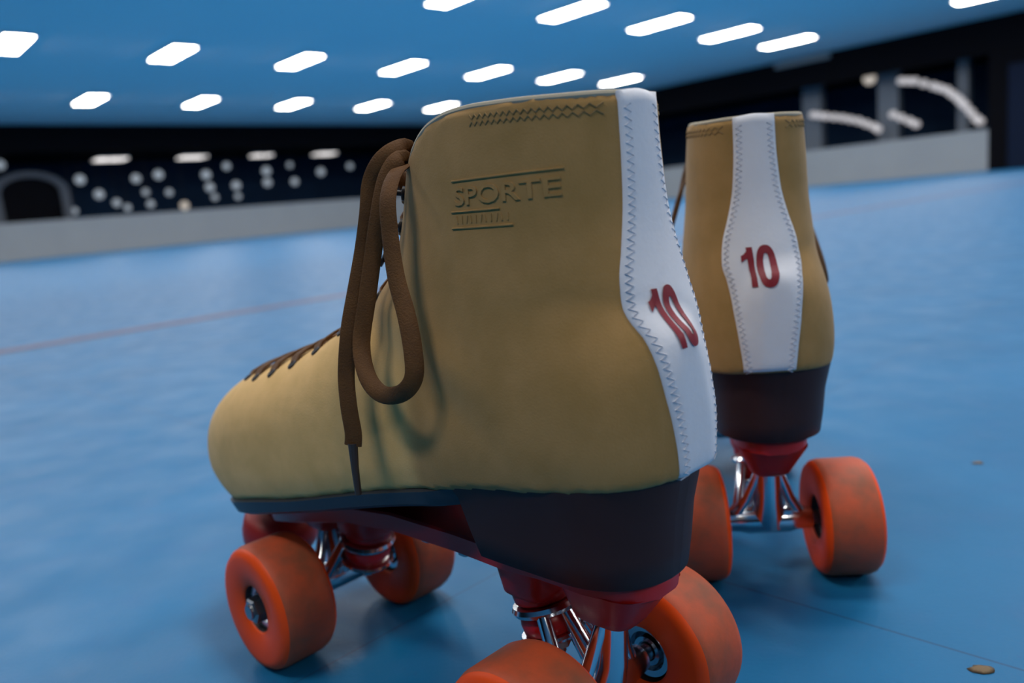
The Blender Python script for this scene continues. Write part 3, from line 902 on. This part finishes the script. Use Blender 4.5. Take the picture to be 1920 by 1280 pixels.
    pl_ = pb.build('plate', M['plate'], root, sharp=40)
    # mounting bolts seen under the plate
    bo = MB()
    for x in (60, 84, 108):
        for y in (-9, 9): bo.lathe([(0.0035, 0), (0.0035, -0.002), (0.002, -0.003)], T=Matrix.Translation(Vector((x, y, float(pt_(x)) - 9.5)) * mm), n=10)
    bo.build('mounting_bolt', M['steel'], pl_)

    # ---- trucks
    R, T_, W_ = 31.0, 38.3, 15.0
    def truck(xa, dirn, zb, tname):
        """xa axle, dirn +1 when the pivot points forward (front truck)"""
        tr = MB()
        # axle beam
        tr.lathe([(4.2, -23.5), (5.6, -23), (6.2, -15), (7.4, -11), (7.4, 11), (6.2, 15), (5.6, 23), (4.2, 23.5)], T=Matrix.Translation((xa, 0, R)), n=18, axis='Y')
        kx = xa - dirn * 27; kz = zb - 14
        # ring round the kingpin
        RT = Matrix.Translation((kx + dirn * 1.5, 0, kz)) @ Matrix.Rotation(-dirn * 0.24, 4, 'Y')
        tr.lathe([(7, -1.6), (13.2, -1.6), (14, 0), (13.2, 1.6), (7, 1.6)], T=RT, n=28)
        # arms from the beam to the ring, web and pivot pin
        for sd in (-1, 1):
            tr.tube([(xa, sd * 19, R + 2), (xa - dirn * 7, sd * 14, R + 6), (kx + dirn * 8, sd * 9, kz)], [3.6, 3.2, 2.8], 10)
            tr.tube([(xa, sd * 17, R + 3), (xa + dirn * 3, sd * 11, R + 13), (xa + dirn * 6, sd * 4.5, zb - 14 + 4)], [3.4, 2.8, 2.6], 10)
        tr.tube([(xa - dirn * 2, 0, R), (xa + dirn * 4, 0, R + 14), (xa + dirn * 7, 0, zb - 8)], [10.5, 7.5, 5.5], 18)
        tr.tube([(xa, 0, R + 4), (kx + dirn * 11, 0, kz)], [4, 3], 10)
        tr.v = [tuple(c * mm for c in v) for v in tr.v]
        t_o = tr.build(tname, M['chrome'], root, sharp=45)
        # cushions, cups, kingpin
        def kt(h): return Matrix.Translation((kx + dirn * 1.0, 0, kz)) @ Matrix.Rotation(-dirn * 0.24, 4, 'Y') @ Matrix.Translation((0, 0, h))
        c1 = MB(); c1.lathe([(9.8, 1.6), (11.6, 3), (11.9, 6), (11.2, 9.2), (9.5, 10.4)], T=kt(0), n=28); c1.v = [tuple(q * mm for q in v) for v in c1.v]
        c1.build('cushion', M['cushion'], t_o, sharp=50)
        c2 = MB(); c2.lathe([(9.0, -11), (10.8, -9.8), (11.4, -6), (11.0, -3), (9.6, -1.6)], T=kt(0), n=28); c2.v = [tuple(q * mm for q in v) for v in c2.v]
        c2.build('cushion', M['cushion'], t_o, sharp=50)
        for za, zb_ in ((10.2, 12.2), (-12.6, -10.6)):
            c3 = MB(); c3.lathe([(5, za), (12.4, za), (13, (za + zb_) / 2), (12.4, zb_), (5, zb_)], T=kt(0), n=28); c3.v = [tuple(q * mm for q in v) for v in c3.v]
            c3.build('cup_washer', M['chrome'], t_o, sharp=50)
        kn_ = MB(); kn_.lathe([(3.5, 15), (3.5, -12), (6.4, -12.5), (6.4, -17.5), (3.4, -18), (3.4, -20.5)], T=kt(0), n=6); kn_.v = [tuple(q * mm for q in v) for v in kn_.v]
        kn_.build('kingpin_nut', M['steel'], t_o, sharp=30)
        ax_ = MB(); ax_.lathe([(3.6, -55), (3.6, 55)], T=Matrix.Translation((xa, 0, R)), n=14, axis='Y'); ax_.v = [tuple(q * mm for q in v) for v in ax_.v]
        ax_.build('axle', M['steel'], t_o, sharp=40)
    truck(0.0, -1, 62 + 9, 'rear_truck')
    truck(172.0, 1, 60 + 9, 'front_truck')

    # ---- wheels
    def wheel(xa, sd):
        prof = [(11.5, -6), (11.5, -12.2), (12.6, -13.4), (20, -14.4), (25.5, -W_), (28.3, -14.2), (30.1, -12.2), (R, -9), (R, 9), (30.1, 12.2), (28.3, 14.2), (25.5, W_), (20, 14.4), (12.6, 13.4), (11.5, 12.2), (11.5, 6)]
        ks = [2, 0, 0, 0, 0, 0, 1, 1, 1, 0, 0, 0, 0, 0, 2]
        w = MB(); w.lathe(prof, n=72, ks=ks, axis='Y')
        w.f = w.f[:-2]; w.m = w.m[:-2]
        w.lathe([(11.4, -6), (11.4, 6)], n=32, k=2, axis='Y')
        w.v = [tuple(q * mm for q in v) for v in w.v]
        wo = w.build('wheel', None, root, mats=[M['wheel'], M['tread'], M['black']], sharp=60)
        wo.location = (xa * mm, sd * T_ * mm, R * mm)
        be = MB()
        for q in (-1, 1):
            be.lathe([(8.2, q * 6.0), (8.2, q * 9.5), (10.6, q * 9.9), (10.8, q * 6.0)] if q > 0 else [(10.8, q * 6.0), (10.6, q * 9.9), (8.2, q * 9.5), (8.2, q * 6.0)], n=32, k=0, axis='Y')
            be.lathe([(4.2, q * 6.1), (4.2, q * 9.6), (6.0, q * 9.6), (6.0, q * 6.1)] if q > 0 else [(6.0, q * 6.1), (6.0, q * 9.6), (4.2, q * 9.6), (4.2, q * 6.1)], n=24, k=0, axis='Y')
        be.v = [tuple(q * mm for q in v) for v in be.v]
        be.build('bearing', M['chrome'], wo, sharp=40)
        nu = MB(); nu.lathe([(3.9, sd * 9.7), (6.4, sd * 9.8), (6.4, sd * 14.6), (5.4, sd * 15.6), (3.9, sd * 15.6)], n=6, axis='Y'); nu.v = [tuple(q * mm for q in v) for v in nu.v]
        nu.build('axle_nut', M['steel'], wo, sharp=30)
    for xa in (0.0, 172.0):
        for sd in (1, -1): wheel(xa, sd)

    # ---- toe stop
    ts = MB(); TT = Matrix.Translation((236, 0, 42)) @ Matrix.Rotation(-0.28, 4, 'Y')
    ts.lathe([(13, -13), (18.5, -12), (21, -8), (21.5, -2), (20.5, 5), (17, 9), (9, 10.5), (8, 14)], T=TT, n=36)
    ts.v = [tuple(q * mm for q in v) for v in ts.v]
    tso = ts.build('toe_stop', M['stop'], root, sharp=50)
    sm2 = MB(); sm2.tube([(232.5, 0, 54), (219, 0, 60), (204, 0, 62)], [6, 6, 7], 14); sm2.v = [tuple(q * mm for q in v) for v in sm2.v]
    sm2.build('toe_stop_stem', M['plate'], tso)
    return root

make_skate('roller_skate', 1, (0.02176, 0.26995), math.radians(-44.656), 'tan suede roller skate in front, seen from its side, brown laces hanging beside the toe', True, -4.0)
make_skate('roller_skate', -1, (0.12976, 0.40567), math.radians(6.274), 'tan suede roller skate behind, seen from its heel, with the white stripe facing us', False, 5.3)
